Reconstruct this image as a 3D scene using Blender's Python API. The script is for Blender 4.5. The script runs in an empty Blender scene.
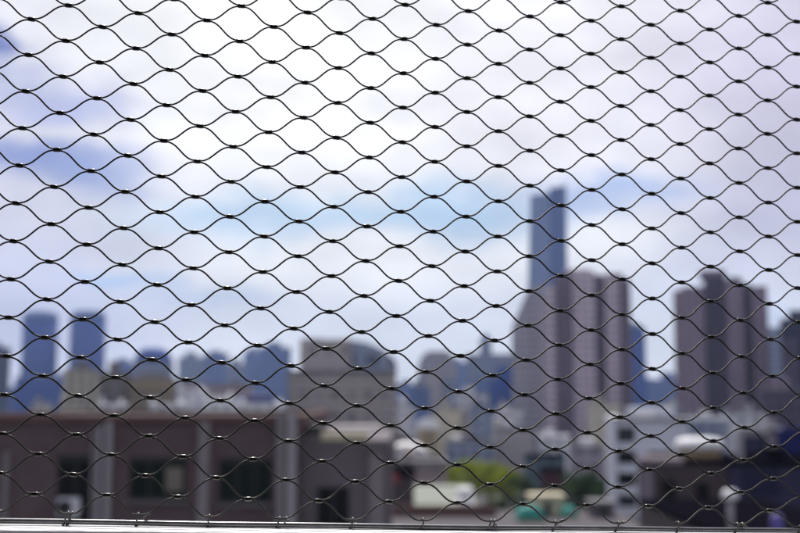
import bpy, bmesh, math, random
from mathutils import Vector, Matrix
random.seed(7)
sc = bpy.context.scene
col = sc.collection
R = math.radians
PI = math.pi
HEYE = 22.0                    # eye height above the street, metres
PITCH = R(6.75)
F = 800 / 36 * 50              # focal length in photo pixels (50 mm lens)
CP, SP = math.cos(PITCH), math.sin(PITCH)


def at(px, py, Y):
    """World point at forward distance Y that the photo pixel looks at."""
    t = (266.5 - py) / F
    dz = Y * (t * CP + SP) / (CP - t * SP)
    zc = Y * CP + dz * SP
    return Vector(((px - 400) / F * zc, Y, HEYE + dz))


def cam2world(v):
    x, y, z = v
    return Vector((x, z * CP + y * SP, HEYE + z * SP - y * CP))


# ------------------------------------------------------------------ materials
def nt(name):
    m = bpy.data.materials.new(name)
    m.use_nodes = True
    n = m.node_tree
    return m, n, n.nodes['Principled BSDF']


def N(n, typ, **kw):
    k = n.nodes.new(typ)
    for a, b in kw.items():
        setattr(k, a, b)
    return k


def math_node(n, op, a, b=None, c=None):
    k = n.nodes.new('ShaderNodeMath')
    k.operation = op
    for i, v in enumerate((a, b, c)):
        if v is None:
            continue
        if isinstance(v, (int, float)):
            k.inputs[i].default_value = v
        else:
            n.links.new(v, k.inputs[i])
    return k.outputs[0]


def mix_col(n, fac, a, b, mode='MIX'):
    k = n.nodes.new('ShaderNodeMix')
    k.data_type = 'RGBA'
    k.blend_type = mode
    for s, v in ((k.inputs[0], fac), (k.inputs[6], a), (k.inputs[7], b)):
        if isinstance(v, (int, float)):
            s.default_value = v
        elif isinstance(v, tuple):
            s.default_value = (*v[:3], 1)
        else:
            n.links.new(v, s)
    return k.outputs[2]


def plain(name, c, rough=.75, metal=0.0, var=.25, scale=1.5, spec=.3):
    """A painted or rendered surface with weathering."""
    m, n, b = nt(name)
    tc = N(n, 'ShaderNodeTexCoord')
    no = N(n, 'ShaderNodeTexNoise')
    no.inputs['Scale'].default_value = scale
    no.inputs['Detail'].default_value = 6
    no.inputs['Roughness'].default_value = .65
    n.links.new(tc.outputs['Object'], no.inputs['Vector'])
    lo = tuple(x * (1 - var) for x in c)
    hi = tuple(min(1, x * (1 + var)) for x in c)
    n.links.new(mix_col(n, no.outputs['Fac'], lo, hi), b.inputs['Base Color'])
    b.inputs['Roughness'].default_value = rough
    b.inputs['Metallic'].default_value = metal
    b.inputs['Specular IOR Level'].default_value = spec
    return m


def facade(name, c, win=(.05, .06, .09), w=3.2, h=3.2, fw=.55, fh=.5, band=None, rough=.7, wrough=.25, var=.2, top=None):
    """Rendered wall with a regular storey grid; the wall's own panes, storeys and bays."""
    m, n, b = nt(name)
    tc = N(n, 'ShaderNodeTexCoord')
    se = N(n, 'ShaderNodeSeparateXYZ')
    n.links.new(tc.outputs['Object'], se.inputs[0])
    geo = N(n, 'ShaderNodeNewGeometry')
    sn = N(n, 'ShaderNodeSeparateXYZ')
    n.links.new(geo.outputs['Normal'], sn.inputs[0])
    u = math_node(n, 'ADD', se.outputs[0], se.outputs[1])
    fu = math_node(n, 'FRACT', math_node(n, 'DIVIDE', u, w))
    fv = math_node(n, 'FRACT', math_node(n, 'DIVIDE', se.outputs[2], h))
    iu = math_node(n, 'LESS_THAN', math_node(n, 'ABSOLUTE', math_node(n, 'SUBTRACT', fu, .5)), fw / 2)
    iv = math_node(n, 'LESS_THAN', math_node(n, 'ABSOLUTE', math_node(n, 'SUBTRACT', fv, .5)), fh / 2)
    side = math_node(n, 'LESS_THAN', math_node(n, 'ABSOLUTE', sn.outputs[2]), .6)
    mask = math_node(n, 'MULTIPLY', math_node(n, 'MULTIPLY', iu, iv), side)
    # every pane differs a little
    cell = N(n, 'ShaderNodeCombineXYZ')
    n.links.new(math_node(n, 'FLOOR', math_node(n, 'DIVIDE', u, w)), cell.inputs[0])
    n.links.new(math_node(n, 'FLOOR', math_node(n, 'DIVIDE', se.outputs[2], h)), cell.inputs[1])
    wn = N(n, 'ShaderNodeTexWhiteNoise', noise_dimensions='2D')
    n.links.new(cell.outputs[0], wn.inputs['Vector'])
    wc = mix_col(n, wn.outputs['Value'], tuple(x * .72 for x in win), tuple(min(1, x * 1.35) for x in win))
    no = N(n, 'ShaderNodeTexNoise')
    no.inputs['Scale'].default_value = .15
    no.inputs['Detail'].default_value = 7
    n.links.new(tc.outputs['Object'], no.inputs['Vector'])
    wall = mix_col(n, no.outputs['Fac'], tuple(x * (1 - var) for x in c), tuple(min(1, x * (1 + var)) for x in c))
    if band:
        inb = math_node(n, 'LESS_THAN', fv, .16)
        wall = mix_col(n, math_node(n, 'MULTIPLY', inb, side), wall, band)
    if top:
        wall = mix_col(n, side, top, wall)
    n.links.new(mix_col(n, mask, wall, wc), b.inputs['Base Color'])
    rg = N(n, 'ShaderNodeMix')
    n.links.new(mask, rg.inputs[0])
    rg.inputs[2].default_value = rough
    rg.inputs[3].default_value = wrough
    n.links.new(rg.outputs[0], b.inputs['Roughness'])
    b.inputs['Specular IOR Level'].default_value = .35
    return m


def brick(name, c1, c2, mortar, scale=1.0):
    m, n, b = nt(name)
    tc = N(n, 'ShaderNodeTexCoord')
    se = N(n, 'ShaderNodeSeparateXYZ')
    cb = N(n, 'ShaderNodeCombineXYZ')
    n.links.new(tc.outputs['Object'], se.inputs[0])
    n.links.new(math_node(n, 'ADD', se.outputs[0], se.outputs[1]), cb.inputs[0])
    n.links.new(se.outputs[2], cb.inputs[1])
    bt = N(n, 'ShaderNodeTexBrick')
    bt.inputs['Scale'].default_value = scale
    bt.inputs['Brick Width'].default_value = .24
    bt.inputs['Row Height'].default_value = .08
    bt.inputs['Mortar Size'].default_value = .008
    bt.inputs['Color1'].default_value = (*c1, 1)
    bt.inputs['Color2'].default_value = (*c2, 1)
    bt.inputs['Mortar'].default_value = (*mortar, 1)
    n.links.new(cb.outputs[0], bt.inputs['Vector'])
    no = N(n, 'ShaderNodeTexNoise')
    no.inputs['Scale'].default_value = .6
    no.inputs['Detail'].default_value = 6
    n.links.new(tc.outputs['Object'], no.inputs['Vector'])
    f = math_node(n, 'MULTIPLY', no.outputs['Fac'], .7)
    n.links.new(mix_col(n, f, bt.outputs['Color'], tuple(x * .45 for x in c1)), b.inputs['Base Color'])
    b.inputs['Roughness'].default_value = .85
    b.inputs['Specular IOR Level'].default_value = .15
    return m


def glass(name, c, rough=.12):
    m, n, b = nt(name)
    tc = N(n, 'ShaderNodeTexCoord')
    no = N(n, 'ShaderNodeTexNoise')
    no.inputs['Scale'].default_value = 1.3
    n.links.new(tc.outputs['Object'], no.inputs['Vector'])
    n.links.new(mix_col(n, no.outputs['Fac'], tuple(x * .6 for x in c), tuple(x * 1.4 for x in c)), b.inputs['Base Color'])
    b.inputs['Roughness'].default_value = rough
    b.inputs['Specular IOR Level'].default_value = .12
    return m


def leafy(name, a, c):
    m, n, b = nt(name)
    geo = N(n, 'ShaderNodeNewGeometry')
    n.links.new(mix_col(n, geo.outputs['Random Per Island'], a, c), b.inputs['Base Color'])
    b.inputs['Roughness'].default_value = .6
    b.inputs['Specular IOR Level'].default_value = .2
    b.inputs['Subsurface Weight'].default_value = 0
    tr = N(n, 'ShaderNodeBsdfTranslucent')
    n.links.new(mix_col(n, geo.outputs['Random Per Island'], a, c), tr.inputs[0])
    mx = N(n, 'ShaderNodeMixShader')
    mx.inputs[0].default_value = .45
    n.links.new(b.outputs[0], mx.inputs[1])
    n.links.new(tr.outputs[0], mx.inputs[2])
    out = [k for k in n.nodes if k.type == 'OUTPUT_MATERIAL'][0]
    n.links.new(mx.outputs[0], out.inputs[0])
    return m


def steel(name, c, rough, twist=False, metal=1.0):
    m, n, b = nt(name)
    b.inputs['Metallic'].default_value = metal
    tc = N(n, 'ShaderNodeTexCoord')
    no = N(n, 'ShaderNodeTexNoise')
    no.inputs['Scale'].default_value = 60
    no.inputs['Detail'].default_value = 4
    n.links.new(tc.outputs['Object'], no.inputs['Vector'])
    n.links.new(mix_col(n, no.outputs['Fac'], tuple(x * .55 for x in c), tuple(min(1, x * 1.4) for x in c)), b.inputs['Base Color'])
    b.inputs['Roughness'].default_value = rough
    if twist:
        wv = N(n, 'ShaderNodeTexWave', wave_type='BANDS', bands_direction='DIAGONAL')
        wv.inputs['Scale'].default_value = 260
        n.links.new(tc.outputs['Object'], wv.inputs['Vector'])
        bp = N(n, 'ShaderNodeBump')
        bp.inputs['Strength'].default_value = .5
        bp.inputs['Distance'].default_value = .0006
        n.links.new(wv.outputs['Fac'], bp.inputs['Height'])
        n.links.new(bp.outputs[0], b.inputs['Normal'])
    return m


def striped(name, a, c, period, axis=1):
    m, n, b = nt(name)
    tc = N(n, 'ShaderNodeTexCoord')
    se = N(n, 'ShaderNodeSeparateXYZ')
    n.links.new(tc.outputs['Object'], se.inputs[0])
    f = math_node(n, 'FRACT', math_node(n, 'DIVIDE', se.outputs[axis], period))
    k = math_node(n, 'LESS_THAN', f, .5)
    n.links.new(mix_col(n, k, a, c), b.inputs['Base Color'])
    b.inputs['Roughness'].default_value = .7
    return m


# ------------------------------------------------------------------ mesh building
class MB:
    def __init__(s):
        s.v, s.f, s.sm = [], [], []

    def face(s, idx, smooth=False):
        s.f.append(idx)
        s.sm.append(smooth)

    def quad(s, a, b, c, d):
        i = len(s.v)
        s.v += [a, b, c, d]
        s.face((i, i + 1, i + 2, i + 3))

    def prism(s, ring, z0, z1, cap=True):
        """ring: list of (x, y) counter-clockwise; z1 may be a list of heights."""
        n = len(ring)
        i = len(s.v)
        tops = z1 if isinstance(z1, (list, tuple)) else [z1] * n
        s.v += [(x, y, z0) for x, y in ring] + [(x, y, t) for (x, y), t in zip(ring, tops)]
        for k in range(n):
            j = (k + 1) % n
            s.face((i + k, i + j, i + n + j, i + n + k))
        if cap:
            s.face(tuple(i + n + k for k in range(n)))
            s.face(tuple(i + n - 1 - k for k in range(n)))
        return s

    def box(s, x0, x1, y0, y1, z0, z1):
        return s.prism([(x0, y0), (x1, y0), (x1, y1), (x0, y1)], z0, z1)

    def loft(s, rings, smooth=True, cap=True):
        """rings: lists of 3-D points, same count each."""
        n = len(rings[0])
        i = len(s.v)
        for r in rings:
            s.v += [tuple(p) for p in r]
        for k in range(len(rings) - 1):
            for q in range(n):
                w = (q + 1) % n
                s.face((i + k * n + q, i + k * n + w, i + (k + 1) * n + w, i + (k + 1) * n + q), smooth)
        if cap:
            s.face(tuple(i + n - 1 - q for q in range(n)))
            e = i + (len(rings) - 1) * n
            s.face(tuple(e + q for q in range(n)))
        return s

    def lathe(s, cx, cy, prof, seg=24, smooth=True):
        return s.loft([[(cx + r * math.cos(2 * PI * k / seg), cy + r * math.sin(2 * PI * k / seg), z) for k in range(seg)] for r, z in prof], smooth)

    def tube(s, pts, rad, seg=8, up=Vector((0, 0, 1)), smooth=True):
        rings = []
        n = len(pts)
        for k in range(n):
            t = (pts[min(n - 1, k + 1)] - pts[max(0, k - 1)]).normalized()
            a = up - t * up.dot(t)
            if a.length < 1e-4:
                a = Vector((1, 0, 0)) - t * t.x
            a.normalize()
            b = t.cross(a)
            r = rad[k] if isinstance(rad, (list, tuple)) else rad
            rings.append([pts[k] + (a * math.cos(2 * PI * q / seg) + b * math.sin(2 * PI * q / seg)) * r for q in range(seg)])
        return s.loft(rings, smooth)

    def build(s, name, mat, parent=None, loc=None, bevel=0):
        me = bpy.data.meshes.new(name)
        me.from_pydata([tuple(p) for p in s.v], [], s.f)
        me.polygons.foreach_set('use_smooth', s.sm)
        me.materials.append(mat)
        me.update()
        bm = bmesh.new()
        bm.from_mesh(me)
        bmesh.ops.recalc_face_normals(bm, faces=bm.faces)
        bm.to_mesh(me)
        bm.free()
        o = bpy.data.objects.new(name, me)
        col.objects.link(o)
        o.parent = parent
        if loc is not None:
            o.location = loc
        if bevel:
            b = o.modifiers.new('bevel', 'BEVEL')
            b.width = bevel
            b.segments = 2
        return o


def tag(o, label=None, cat=None, group=None, kind=None):
    if label:
        o['label'] = label
    if cat:
        o['category'] = cat
    if group:
        o['group'] = group
    if kind:
        o['kind'] = kind
    return o


def empty(name, loc, label, cat, group=None, rz=0):
    o = bpy.data.objects.new(name, None)
    col.objects.link(o)
    o.location = loc
    o.rotation_euler.z = rz
    o.empty_display_size = .2
    return tag(o, label, cat, group)


def holed_wall(mb, x0, x1, z0, z1, y, deep, holes):
    """Front wall sheet at y (facing -y) with openings; reveals go in by deep."""
    xs = sorted({x0, x1, *[h[0] for h in holes], *[h[1] for h in holes]})
    zs = sorted({z0, z1, *[h[2] for h in holes], *[h[3] for h in holes]})
    for a, b in zip(xs, xs[1:]):
        for c, d in zip(zs, zs[1:]):
            mx, mz = (a + b) / 2, (c + d) / 2
            if any(h[0] < mx < h[1] and h[2] < mz < h[3] for h in holes):
                continue
            mb.quad((a, y, c), (b, y, c), (b, y, d), (a, y, d))
    for a, b, c, d in holes:
        mb.quad((a, y, c), (a, y + deep, c), (a, y + deep, d), (a, y, d))
        mb.quad((b, y, c), (b, y, d), (b, y + deep, d), (b, y + deep, c))
        mb.quad((a, y, c), (b, y, c), (b, y + deep, c), (a, y + deep, c))
        mb.quad((a, y, d), (a, y + deep, d), (b, y + deep, d), (b, y, d))


def window(root, a, b, c, d, y, fm, pm, bars=1, sill=None):
    """One window: frame > pane."""
    t = .07
    f = MB()
    f.box(a, b, y, y + .08, d - t, d).box(a, b, y, y + .08, c, c + t)
    f.box(a, a + t, y + .002, y + .078, c + t, d - t).box(b - t, b, y + .002, y + .078, c + t, d - t)
    for k in range(bars):
        x = a + (b - a) * (k + 1) / (bars + 1)
        f.box(x - .03, x + .03, y + .01, y + .07, c + t, d - t)
    fo = f.build('window', fm, root)
    MB().box(a + .03, b - .03, y + .03, y + .05, c + .03, d - .03).build('pane', pm, fo)
    if sill:
        MB().box(a - .08, b + .08, y - .26, y + .02, c - .1, c - .004).build('sill', sill, fo)
    return fo


def tree(px, ptop, Y, width, base, mats, label, group, seed, name='leafy_tree'):
    rnd = random.Random(seed)
    top = at(px, ptop, Y)
    h = top.z - base
    root = empty(name, (top.x, Y, base), label, 'tree', group)
    t = MB()
    t.tube([Vector((0, 0, -.05)), Vector((.05, 0, h * .3)), Vector((-.05, .05, h * .6))], [h * .035, h * .025, h * .012], 8)
    clumps = []
    for k in range(26):
        th = rnd.uniform(0, 2 * PI)
        rr = math.sqrt(rnd.random()) * width * .42
        z = h * rnd.uniform(.38, .93)
        sq = 1 - abs(z / h - .62) * 1.3
        clumps.append((Vector((rr * math.cos(th) * sq, rr * math.sin(th) * sq, z)), rnd.uniform(.12, .24) * width))
    for c, r in clumps[:9]:
        t.tube([Vector((0, 0, h * .3)), (Vector((0, 0, h * .4)) + c) / 2, c], [h * .016, h * .01, h * .004], 5)
    t.build('trunk', M['bark'], root)
    l = MB()
    for c, r in clumps:
        for _ in range(120):
            d = Vector((rnd.gauss(0, 1), rnd.gauss(0, 1), rnd.gauss(0, .8))).normalized() * r * rnd.uniform(.4, 1.05)
            p = c + d
            s = rnd.uniform(.10, .2) * max(1, h / 8)
            a = Vector((rnd.gauss(0, 1), rnd.gauss(0, 1), rnd.gauss(0, .6))).normalized()
            b = a.orthogonal().normalized()
            q = a.cross(b)
            b, q = b * s, q * s * .6
            l.quad(p - b, p - q, p + b, p + q)
    l.build('crown', mats, root)
    return root


# ------------------------------------------------------------------ palette (albedos)
M = {}
M['wire'] = steel('wire_steel', (.052, .05, .048), .40, True)
M['ferrule'] = steel('ferrule_steel', (.12, .118, .11), .27)
M['rod'] = steel('rod_steel', (.24, .24, .25), .3, metal=.75)
M['tie'] = steel('tie_wire_steel', (.16, .155, .145), .42)
M['ledge'] = plain('ledge_paint', (.82, .82, .83), .6, 0, .08, 9)
M['parapet'] = plain('parapet_render', (.16, .15, .17), .9, 0, .3, 3)
M['terrace'] = plain('terrace_concrete', (.10, .095, .10), .9, 0, .3, 2)
M['ground'] = plain('asphalt_ground', (.075, .075, .08), .95, 0, .5, .05)
M['bark'] = plain('bark', (.06, .045, .035), .9, 0, .4, 4)
M['leaf_bright'] = leafy('leaf_bright', (.15, .20, .010), (.36, .40, .02))
M['leaf_dark'] = leafy('leaf_dark', (.02, .045, .015), (.055, .09, .03))
M['brick'] = brick('dark_brick', (.165, .112, .122), (.105, .072, .082), (.14, .115, .122))
M['cornice'] = plain('rust_cornice', (.13, .075, .066), .8, 0, .3, 2)
M['pilaster'] = plain('grey_pilaster', (.33, .31, .33), .8, 0, .2, 2)
M['annex'] = plain('annex_render', (.14, .12, .135), .85, 0, .25, 1)
M['frame_dark'] = plain('dark_frame', (.03, .035, .035), .5, .2, .2, 5)
M['pane_green'] = glass('green_pane', (.003, .010, .008))
M['pane_dark'] = glass('dark_pane', (.005, .006, .009))
M['white_metal'] = plain('white_enamel', (.62, .62, .66), .45, .0, .12, 4)
M['grille'] = plain('fan_grille', (.03, .03, .035), .5, .4, .2, 8)
M['cream'] = plain('cream_render', (.56, .50, .36), .8, 0, .15, 1)
M['roofgrey'] = plain('roof_felt', (.20, .195, .21), .9, 0, .35, .4)
M['roofdark'] = plain('dark_roof_felt', (.006, .0055, .009), 1.0, 0, .35, .5, 0)
M['whiteroof'] = plain('white_roof', (.82, .82, .83), .6, 0, .08, .5)
M['deck'] = plain('mauve_deck', (.09, .08, .09), .9, 0, .3, .8)
M['teal'] = plain('teal_sheet', (.04, .27, .23), .6, 0, .15, .6)
M['navy'] = plain('navy_cladding', (.006, .010, .10), .5, 0, .25, .3)
M['red'] = plain('red_paint', (.24, .05, .06), .7, 0, .2, .6)
M['tan'] = plain('tan_render', (.33, .25, .15), .8, 0, .15, .8)

# ------------------------------------------------------------------ camera
cam = bpy.data.cameras.new('camera')
co = bpy.data.objects.new('camera', cam)
col.objects.link(co)
co.location = (0, 0, HEYE)
co.rotation_euler = (PI / 2 + PITCH, 0, 0)
cam.lens = 50
cam.sensor_width = 36
cam.clip_start = .05
cam.clip_end = 20000
cam.dof.use_dof = True
cam.dof.focus_distance = 1.62
cam.dof.aperture_fstop = 3.0
cam.dof.aperture_blades = 9
sc.camera = co

# ------------------------------------------------------------------ the steel net
MA = Vector((0.049311, 0.00287, 0.007757))
MBv = Vector((-0.000868, 0.026755, -0.00329))
MT = Vector((-0.53695, -0.357323, 1.619061))
DISP = [[1,0,2,0,4,0,4,-2,4,-6,5,-9,5,-9,5,-6,4,3,1,10,-5,4,-9,-16,-11,-37,-6,-50,0,-49,4,-37,4,-21,2,-9],
[1,-1,3,-1,5,0,6,-2,6,-6,7,-11,7,-13,7,-11,6,-2,3,11,-3,13,-10,-7,-15,-38,-13,-63,-5,-71,3,-61,6,-41,4,-20],
[2,-1,5,-1,8,-1,9,-4,9,-11,9,-16,10,-17,10,-10,7,6,0,19,-9,7,-18,-31,-20,-70,-13,-92,-1,-91,6,-69,6,-40,3,-17],
[1,-2,4,-3,9,-2,12,-3,12,-9,12,-18,13,-22,13,-18,11,-2,5,21,-6,23,-18,-13,-25,-67,-23,-107,-10,-120,4,-105,8,-70,6,-35],
[3,-5,8,-5,14,-4,16,-7,16,-16,15,-24,16,-24,14,-11,9,15,-1,34,-15,12,-27,-50,-31,-111,-22,-143,-4,-141,8,-109,9,-64,5,-28],
[0,-7,5,-10,13,-8,19,-7,19,-12,18,-22,18,-26,17,-19,14,5,5,37,-11,37,-26,-20,-35,-99,-32,-153,-16,-170,3,-150,10,-103,8,-52],
[1,-14,9,-16,19,-12,23,-10,22,-16,20,-24,19,-21,16,-3,10,32,-4,55,-22,18,-34,-69,-38,-147,-29,-186,-8,-184,8,-145,11,-87,6,-38],
[-3,-17,3,-25,14,-23,23,-14,25,-11,22,-16,19,-18,17,-6,12,24,1,61,-16,54,-31,-24,-39,-122,-37,-185,-21,-203,0,-181,10,-127,9,-66],
[-5,-31,5,-37,19,-27,26,-13,24,-8,20,-9,16,-2,12,20,5,59,-10,79,-26,27,-35,-79,-39,-166,-32,-205,-13,-203,5,-163,10,-100,6,-45],
[-10,-33,-6,-50,9,-48,22,-27,26,-5,22,3,16,9,10,24,6,56,-5,89,-20,70,-31,-23,-35,-129,-36,-190,-25,-207,-5,-187,7,-134,8,-71],
[-15,-56,-5,-69,13,-52,24,-17,23,9,17,22,9,35,4,58,-2,90,-15,98,-27,34,-30,-77,-33,-162,-32,-196,-18,-195,0,-159,7,-99,5,-45],
[-20,-53,-19,-83,-2,-83,16,-45,23,2,19,32,10,50,2,67,-2,90,-10,109,-22,77,-26,-19,-28,-119,-33,-174,-30,-188,-13,-171,2,-123,5,-66],
[-28,-84,-19,-106,3,-82,18,-24,20,30,14,61,5,80,-2,96,-7,111,-16,101,-22,34,-23,-68,-30,-142,-37,-172,-27,-170,-9,-139,2,-87,3,-40],
[-31,-73,-32,-115,-14,-117,8,-64,18,9,17,61,10,91,2,108,-3,114,-9,108,-16,68,-19,-15,-24,-100,-37,-149,-40,-160,-24,-143,-6,-102,2,-54],
[-39,-106,-31,-136,-6,-107,12,-30,16,45,14,93,9,119,4,124,0,112,-7,83,-12,25,-17,-53,-33,-116,-48,-144,-41,-139,-19,-109,-3,-66,1,-30],
[-37,-85,-41,-134,-22,-138,2,-77,12,11,14,80,15,121,13,136,10,121,5,89,-1,47,-6,-11,-22,-76,-48,-119,-55,-128,-36,-108,-13,-72,-1,-37],
[-43,-114,-35,-147,-11,-117,5,-34,8,51,13,110,19,141,21,136,19,99,13,57,7,17,-7,-34,-37,-84,-62,-107,-54,-97,-27,-68,-7,-38,0,-17],
[-37,-84,-42,-133,-25,-138,-5,-77,0,11,3,84,16,132,28,147,32,118,29,69,24,33,13,1,-16,-42,-55,-76,-67,-76,-45,-53,-17,-29,-3,-14],
[-40,-104,-34,-134,-15,-107,-7,-31,-9,48,2,108,24,144,40,137,44,91,41,47,34,24,11,-3,-33,-37,-66,-47,-61,-29,-32,-8,-9,-1,-1,0],
[-33,-70,-38,-111,-26,-115,-15,-65,-19,9,-17,73,7,121,36,141,53,116,56,71,53,44,39,29,0,3,-49,-14,-68,1,-47,23,-19,25,-4,14],
[-36,-77,-34,-101,-23,-82,-24,-25,-31,35,-17,84,19,122,51,127,65,97,67,69,62,56,35,39,-17,20,-59,29,-59,56,-33,60,-11,39,-2,16],
[-29,-43,-37,-72,-32,-77,-28,-46,-36,2,-35,44,-5,83,37,111,65,111,76,94,78,84,64,72,21,51,-35,51,-61,79,-47,94,-22,72,-6,36],
[-34,-37,-38,-53,-34,-47,-36,-20,-42,10,-25,38,16,70,55,95,76,104,85,109,84,105,56,83,0,69,-50,88,-58,113,-37,101,-15,61,-4,25],
[-28,-8,-41,-20,-41,-29,-36,-26,-38,-14,-33,0,-3,20,39,50,70,84,86,115,93,132,82,119,37,92,-24,90,-59,113,-53,115,-29,81,-11,39],
[-38,11,-47,2,-42,-13,-33,-23,-28,-26,-10,-23,25,-5,59,34,80,87,94,135,97,149,70,125,10,101,-46,105,-64,110,-48,86,-23,48,-8,18],
[-31,31,-49,36,-49,17,-34,-14,-19,-38,-6,-51,18,-52,48,-28,71,30,87,103,101,155,94,157,47,128,-19,107,-63,98,-65,78,-41,46,-18,19],
[-44,59,-54,54,-41,13,-16,-34,2,-64,18,-80,41,-78,61,-38,76,39,94,122,105,167,80,161,18,133,-44,104,-71,72,-59,37,-32,13,-12,3],
[-35,66,-53,85,-49,54,-21,-10,7,-62,21,-90,35,-104,51,-91,63,-34,79,57,102,138,101,175,57,169,-10,139,-58,93,-67,43,-47,9,-22,-3],
[-46,98,-52,95,-31,32,2,-44,21,-88,28,-109,38,-116,48,-89,60,-18,85,74,105,150,87,186,32,185,-26,149,-57,87,-52,29,-30,1,-12,-4],
[-35,91,-48,119,-38,81,-7,-6,16,-75,21,-103,22,-116,30,-113,37,-75,58,0,90,88,100,161,68,207,17,213,-25,169,-40,96,-30,35,-14,6],
[-38,120,-38,120,-15,46,9,-45,13,-93,7,-105,8,-110,14,-100,27,-57,60,16,90,99,85,178,53,239,17,255,-8,205,-13,119,-7,49,-2,14],
[-26,100,-31,134,-17,97,4,2,10,-74,-2,-97,-10,-97,-9,-98,-1,-84,25,-41,63,25,81,106,71,201,52,287,34,311,21,247,15,141,10,57],
[-20,122,-13,128,5,57,12,-39,0,-88,-16,-90,-23,-86,-22,-86,-7,-71,28,-32,59,26,67,112,65,234,65,348,62,367,54,273,38,144,19,54],
[-10,93,-4,130,11,101,20,11,11,-69,-7,-89,-21,-78,-28,-77,-25,-79,-3,-64,29,-34,48,17,57,120,71,278,88,406,94,397,79,266,48,125],
[4,107,19,119,31,61,27,-31,12,-85,-4,-81,-16,-68,-24,-73,-17,-76,5,-65,25,-47,37,3,54,134,84,324,114,438,121,381,90,224,46,91],
[9,74,26,108,42,93,44,18,33,-62,20,-85,6,-66,-8,-62,-13,-73,-4,-75,9,-74,18,-69,29,-10,52,154,96,352,138,422,133,319,85,162],
[29,80,50,98,57,61,49,-17,38,-72,26,-67,11,-49,1,-58,2,-71,7,-76,10,-89,12,-91,16,-15,45,170,108,343,151,355,127,232,68,101],
[26,49,50,80,64,82,58,35,42,-32,29,-55,15,-34,7,-29,12,-50,17,-64,14,-77,9,-102,-4,-106,-12,-13,35,169,118,292,148,259,105,145],
[44,53,64,79,60,73,36,26,11,-18,-8,-11,-16,10,2,-5,25,-35,27,-52,19,-73,0,-107,-42,-110,-51,-13,30,142,122,212,129,162,76,78],
[34,28,56,59,58,86,28,80,-17,43,-56,28,-75,53,-50,57,5,22,36,-14,33,-34,18,-59,-36,-101,-106,-108,-84,-20,34,95,115,129,99,86],
[44,35,52,75,22,109,-41,107,-111,87,-157,99,-145,123,-65,101,16,49,42,10,36,-6,-5,-34,-107,-91,-172,-107,-93,-35,43,46,96,64,66,38]]
TU, TV = -5, -14              # first column and row of the table
U0, U1, V0, V1 = -31, 56, -22, 26


def disp(u, v):
    row = DISP[max(0, v - TV)]
    k = (u - TU) // 2
    kk = min(max(k, 0), len(row) // 2 - 1)
    fade = .75 ** (abs(k - kk) + max(0, TV - v))
    return Vector((row[2 * kk], row[2 * kk + 1])) * fade / 1000


def netp(u, v):
    return cam2world(MT + MA * u + MBv * v)


ea = (netp(1, 0) - netp(0, 0)).normalized()
eb = (netp(0, 0) - netp(0, 1)).normalized()          # up along the net
en = ea.cross(eb).normalized()
if en.y > 0:
    en = -en                                            # towards the camera side
eb = en.cross(ea) if (en.cross(ea)).z > 0 else -en.cross(ea)

net = empty('wire_mesh', netp(12, 26), 'dark stainless steel cable netting of wavy strands clamped by small ferrules, filling the whole view', 'wire netting')
inv = -Vector(net.location)
WR = .00128
nrnd = random.Random(3)


def node_pos(u, v):
    d = disp(u, v)
    return netp(u + d.x, v + d.y)


for k in range(V0, V1):
    pts = []
    ctrl = []
    for u in range(U0 + (1 if True else 0), U1):
        crest = (u + k) % 2 == 0
        v = k if crest else k + 1
        if v < V0 or v > V1:
            continue
        p = node_pos(u, v) + inv + eb * (-WR if crest else WR)
        if v == V1 and not crest:
            p = p + eb * .0012
        ctrl.append(p)
    u_first = U0 + 1
    for seg, (a, b) in enumerate(zip(ctrl, ctrl[1:])):
        wob = nrnd.uniform(-.0004, .0004)
        nq = 14 if -6 < (u_first + seg) < 30 else 8
        for q in range(nq):
            t = q / nq
            # flat inside the ferrule, then an S-curve to the next one
            e = .085
            s = min(1, max(0, (t - e) / (1 - 2 * e)))
            s = .5 - .5 * math.cos(PI * s)
            s = .86 * s + .14 * (s * s * (3 - 2 * s))
            along = (b - a).dot(ea) * t
            drop = (b - a) - ea * (b - a).dot(ea)
            pts.append(a + ea * along + drop * s + en * (wob * math.sin(PI * t)))
    pts.append(ctrl[-1])
    MB().tube(pts, WR, 8, up=en).build('wire_strand', M['wire'], net)


def ferrule_mesh(mb, c=Vector((0, 0, 0)), tilt=0.0, grow=1.0):
    rings = []
    L, Hh, D = .0053 * grow, .0033, .0025
    a2 = (ea * math.cos(tilt) + eb * math.sin(tilt))
    b2 = (eb * math.cos(tilt) - ea * math.sin(tilt))
    for t, r in ((-1.06, .62), (-.96, .80), (-.72, .95), (-.3, 1.0), (.3, 1.0), (.72, .95), (.96, .80), (1.06, .62)):
        ring = []
        for q in range(14):
            w = 2 * PI * q / 14
            cx, cy = math.cos(w), math.sin(w)
            x = math.copysign(abs(cx) ** .75, cx) * Hh * r
            y = math.copysign(abs(cy) ** .75, cy) * D * r
            ring.append(c + a2 * (t * L) + b2 * x + en * y)
        rings.append(ring)
    mb.loft(rings)


nodes = []
for v in range(V0 + 1, V1):
    for u in range(U0 + 1, U1):
        if (u + v) % 2 == 0:
            p = node_pos(u, v)
            nodes.append((p, p.y, u, v))


def in_view(p):
    d = p - Vector((0, 0, HEYE))
    zc = d.y * CP + d.z * SP
    return abs(d.x / zc) < .36 and abs((d.z * CP - d.y * SP) / zc) < .24


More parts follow.
